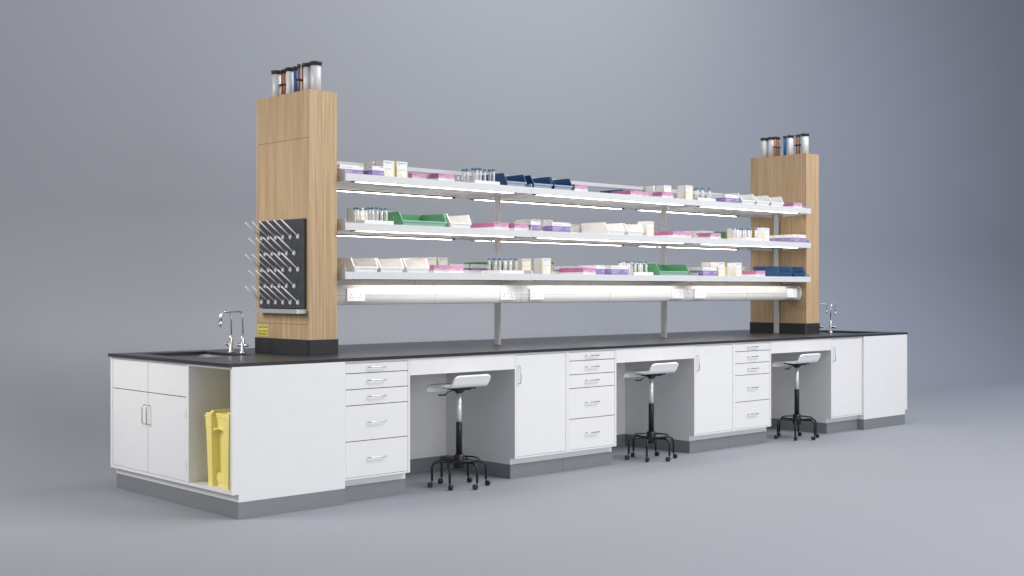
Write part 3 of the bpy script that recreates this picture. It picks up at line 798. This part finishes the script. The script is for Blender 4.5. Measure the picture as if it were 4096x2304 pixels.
put('pink', 0, 6.225, .436, 'pink medicine box by the far tower', 3)
# --- middle shelf
put('pharm', 1, 1.345, .640, 'yellow white pharmacy box behind the near tube tray')
put('pharm', 1, 1.760, .825, 'yellow white pharmacy box on the far side behind the green bin')
rack(1, 1.262, .420, 'next to the near tower', [(1.305, .59), (1.30, .55), (1.35, .59), (1.38, .565), (1.345, .48), (1.352, .45), (1.39, .455), (1.463, .50), (1.467, .455)])
bins(1, 1.579, .420, 'green', 'wide green open front bin in the left bay', w=.396, d=.29)
bins(1, 2.005, .420, 'white', 'white open front bin right of the green bin')
put('pink', 1, 2.425, .420, 'pink medicine box in row around first upright rail', 5)
put('pink', 1, 2.627, .420, 'pink medicine box at the right end of the left bay', 2)
put('glove', 1, 2.803, .425, 'purple glove box end on at the left end of the centre bay', rot=True)
put('glove', 1, 3.022, .420, 'purple glove box facing out in the centre bay')
put('pharm', 1, 3.195, .825, 'yellow white pharmacy box far side behind glove boxes', 2)
put('pharm', 1, 3.335, .825, 'yellow white pharmacy box far side, right of pair behind glove boxes')
bins(1, 3.560, .840, 'white', 'white bin on the far side left of the white pair', back=True)
bins(1, 3.651, .420, 'white', 'white open front bin, left one of the centre pair')
bins(1, 3.879, .420, 'white', 'white open front bin, right one of the centre pair')
put('pharm', 1, 4.117, .424, 'yellow white pharmacy box facing out beside the centre white bins')
put('pharm', 1, 4.190, .825, 'yellow white pharmacy box on the far side behind the white pair')
put('pharm', 1, 4.330, .825, 'yellow white pharmacy box on the far side behind the front pharmacy box')
put('glove', 1, 4.470, .830, 'purple glove box on the far side left of the second upright rail')
put('pink', 1, 4.450, .422, 'pink medicine box left of the second upright rail', 4)
put('pink', 1, 4.604, .460, 'pink medicine box at the right end of the centre bay')
put('pink', 1, 4.957, .420, 'pink medicine box right of the second upright rail', 3)
bins(1, 5.362, .850, 'white', 'white bin on the far side behind the pink row', back=True)
bins(1, 5.600, .860, 'green', 'green bin on the far side behind the tube tray', w=.396, d=.28, back=True)
rack(1, 5.470, .420, 'in the right bay', [(5.50, .588), (5.505, .545), (5.57, .56), (5.62, .565), (5.545, .485), (5.584, .48), (5.67, .52), (5.69, .55), (5.69, .475)])
put('pharm', 1, 5.732, .424, 'yellow white pharmacy box facing out right of the tube tray')
put('pharm', 1, 5.600, .640, 'yellow white pharmacy box behind the tube tray')
put('glove', 1, 6.212, .420, 'purple glove box by the far tower', 3)
# --- bottom shelf
bins(2, 1.176, .420, 'white', 'white open front bin, nearest of three by the near tower')
bins(2, 1.393, .420, 'white', 'white open front bin, middle of three by the near tower')
bins(2, 1.616, .420, 'white', 'white open front bin, right of three by the near tower')
put('pharm', 2, 2.125, .825, 'yellow white pharmacy box far side behind white bins', 3)
put('pharm', 2, 2.232, .825, 'yellow white pharmacy box at the right of the far side row')
put('pink', 2, 1.859, .420, 'pink medicine box right of the three white bins, left one')
put('pink', 2, 2.033, .476, 'pink medicine box right of the three white bins, right one')
put('glove', 2, 2.340, .830, 'purple glove box on the far side, left of the green one')
put('glove', 2, 2.553, .830, 'purple glove box on the far side, in front of the green bin')
bins(2, 2.735, .945, 'green', 'green bin on the far side behind the tubes', w=.396, d=.20, back=True)
rack(2, 2.485, .420, 'at the right end of the left bay', [(2.53, .59), (2.565, .575), (2.585, .53), (2.615, .50), (2.62, .455), (2.665, .50), (2.69, .47), (2.575, .47), (2.545, .535)])
put('pharm', 2, 2.916, .640, 'yellow white pharmacy box set back at the left end of the centre bay')
put('pharm', 2, 2.990, .825, 'yellow white pharmacy box far side at left end of centre bay')
put('pharm', 2, 2.919, .424, 'yellow white pharmacy box facing out at the left end of the centre bay')
tube(3.455, .86, 2, 'lone test tube with dark teal cap right of pharmacy boxes, bottom shelf', 'lone test tube', 'tealcap', 0)
put('pink', 2, 3.360, .420, 'pink medicine box in long centre bay row', 5)
put('glove', 2, 3.560, .840, 'purple glove box on the far side, left one behind the pink row')
put('glove', 2, 3.770, .840, 'purple glove box on the far side, right one behind the pink row')
put('glove', 2, 3.509, .420, 'purple glove box end on beside the pink row', rot=True)
put('glove', 2, 3.688, .420, 'purple glove box facing out left of the centre tube tray')
rack(2, 3.955, .420, 'beside the green bin in the centre bay', [(3.985, .60), (4.00, .53), (4.045, .555), (4.03, .47), (4.065, .455), (4.10, .48), (4.165, .47), (4.168, .52)])
put('pharm', 2, 4.551, .830, 'yellow white pharmacy box far side behind green bin', 3)
put('pharm', 2, 4.655, .830, 'yellow white pharmacy box at the right of the row behind the green bin')
bins(2, 4.273, .420, 'green', 'wide green open front bin in the centre bay', w=.387, d=.29)
bins(2, 4.785, .845, 'blue', 'blue bin on the far side behind the green bin', back=True)
put('glove', 2, 4.850, .420, 'purple glove box at the left end of the right bay', 2)
put('glove', 2, 5.060, .835, 'purple glove box on the far side of the right bay')
put('pharm', 2, 5.071, .424, 'yellow white pharmacy box, left front of right bay', 2)
put('pharm', 2, 5.316, .424, 'yellow white pharmacy box, right front one of the right bay')
bins(2, 5.930, .840, 'white', 'white bin on the far side behind the pink boxes', back=True)
put('pink', 2, 5.610, .420, 'pink medicine box left of the blue bins', 3)
bins(2, 5.984, .420, 'blue', 'blue open front bin, left one by the far tower')
bins(2, 6.200, .420, 'blue', 'blue open front bin, right one by the far tower')

# ------------------------------------------------------------------ light
Wd = bpy.data.worlds.new('World'); S.world = Wd; Wd.use_nodes = True
bg = Wd.node_tree.nodes['Background']
bg.inputs['Color'].default_value = (.87, .905, 1.0, 1); bg.inputs['Strength'].default_value = .45
def area(name, loc, target, sx, sy, energy, col=(1, 1, 1), spread=180):
    l = bpy.data.lights.new(name, 'AREA'); l.shape = 'RECTANGLE'; l.size = sx; l.size_y = sy; l.energy = energy; l.color = col
    o = bpy.data.objects.new(name, l); C.objects.link(o); o.location = loc
    l.spread = R(spread); o.rotation_euler = (Vector(target)-Vector(loc)).to_track_quat('-Z', 'Y').to_euler(); return o
area('key_softbox', (6.2, -6.2, 7.4), (3.4, .2, .6), 6.5, 3, 640, (1, .985, .965))
area('front_fill', (1.6, -9.3, 1.4), (3.2, 0, .5), 7, 2.0, 225, (.97, .98, 1))  # unseen lamp added to lift the knee spaces and plinths
area('floor_fill', (1.6, -4.4, 7.0), (1.6, -4.2, 0), 6, 3, 50, (1, .98, .98), 100)  # unseen overhead lamp added to brighten the floor in front
area('left_softbox', (-2.9, 1.9, 2.8), (0.3, .7, 1.0), 2.2, 2.2, 46, (1, .96, .925), 100)
area('backdrop_fill', (6.0, -.4, 7.5), (5.6, 3.9, 2.4), 6, 1.6, 215, (1, .99, .98))  # unseen lamp added to brighten the backdrop
area('blue_fill', (13.5, -2.0, 3.5), (14.0, 3.1, 1.2), 4, 2, 120, (.52, .62, 1))  # unseen lamp added to tint the right of the backdrop bluish

# ------------------------------------------------------------------ camera
cam = bpy.data.cameras.new('Camera'); co = bpy.data.objects.new('Camera', cam); C.objects.link(co)
co.location = (-3.66224, -6.32251, 1.33137)
co.rotation_euler = (R(90), 0, R(47.0968-90))
cam.sensor_width = 36; cam.lens = 4978.02/4096*36; cam.shift_y = (1154.089-1152)/4096
cam.clip_end = 100; cam.clip_start = .05
S.camera = co
S.render.resolution_x = 1024; S.render.resolution_y = 576
S.view_settings.view_transform = 'Standard'; S.view_settings.look = 'None'
S.view_settings.exposure = 0; S.view_settings.gamma = 1
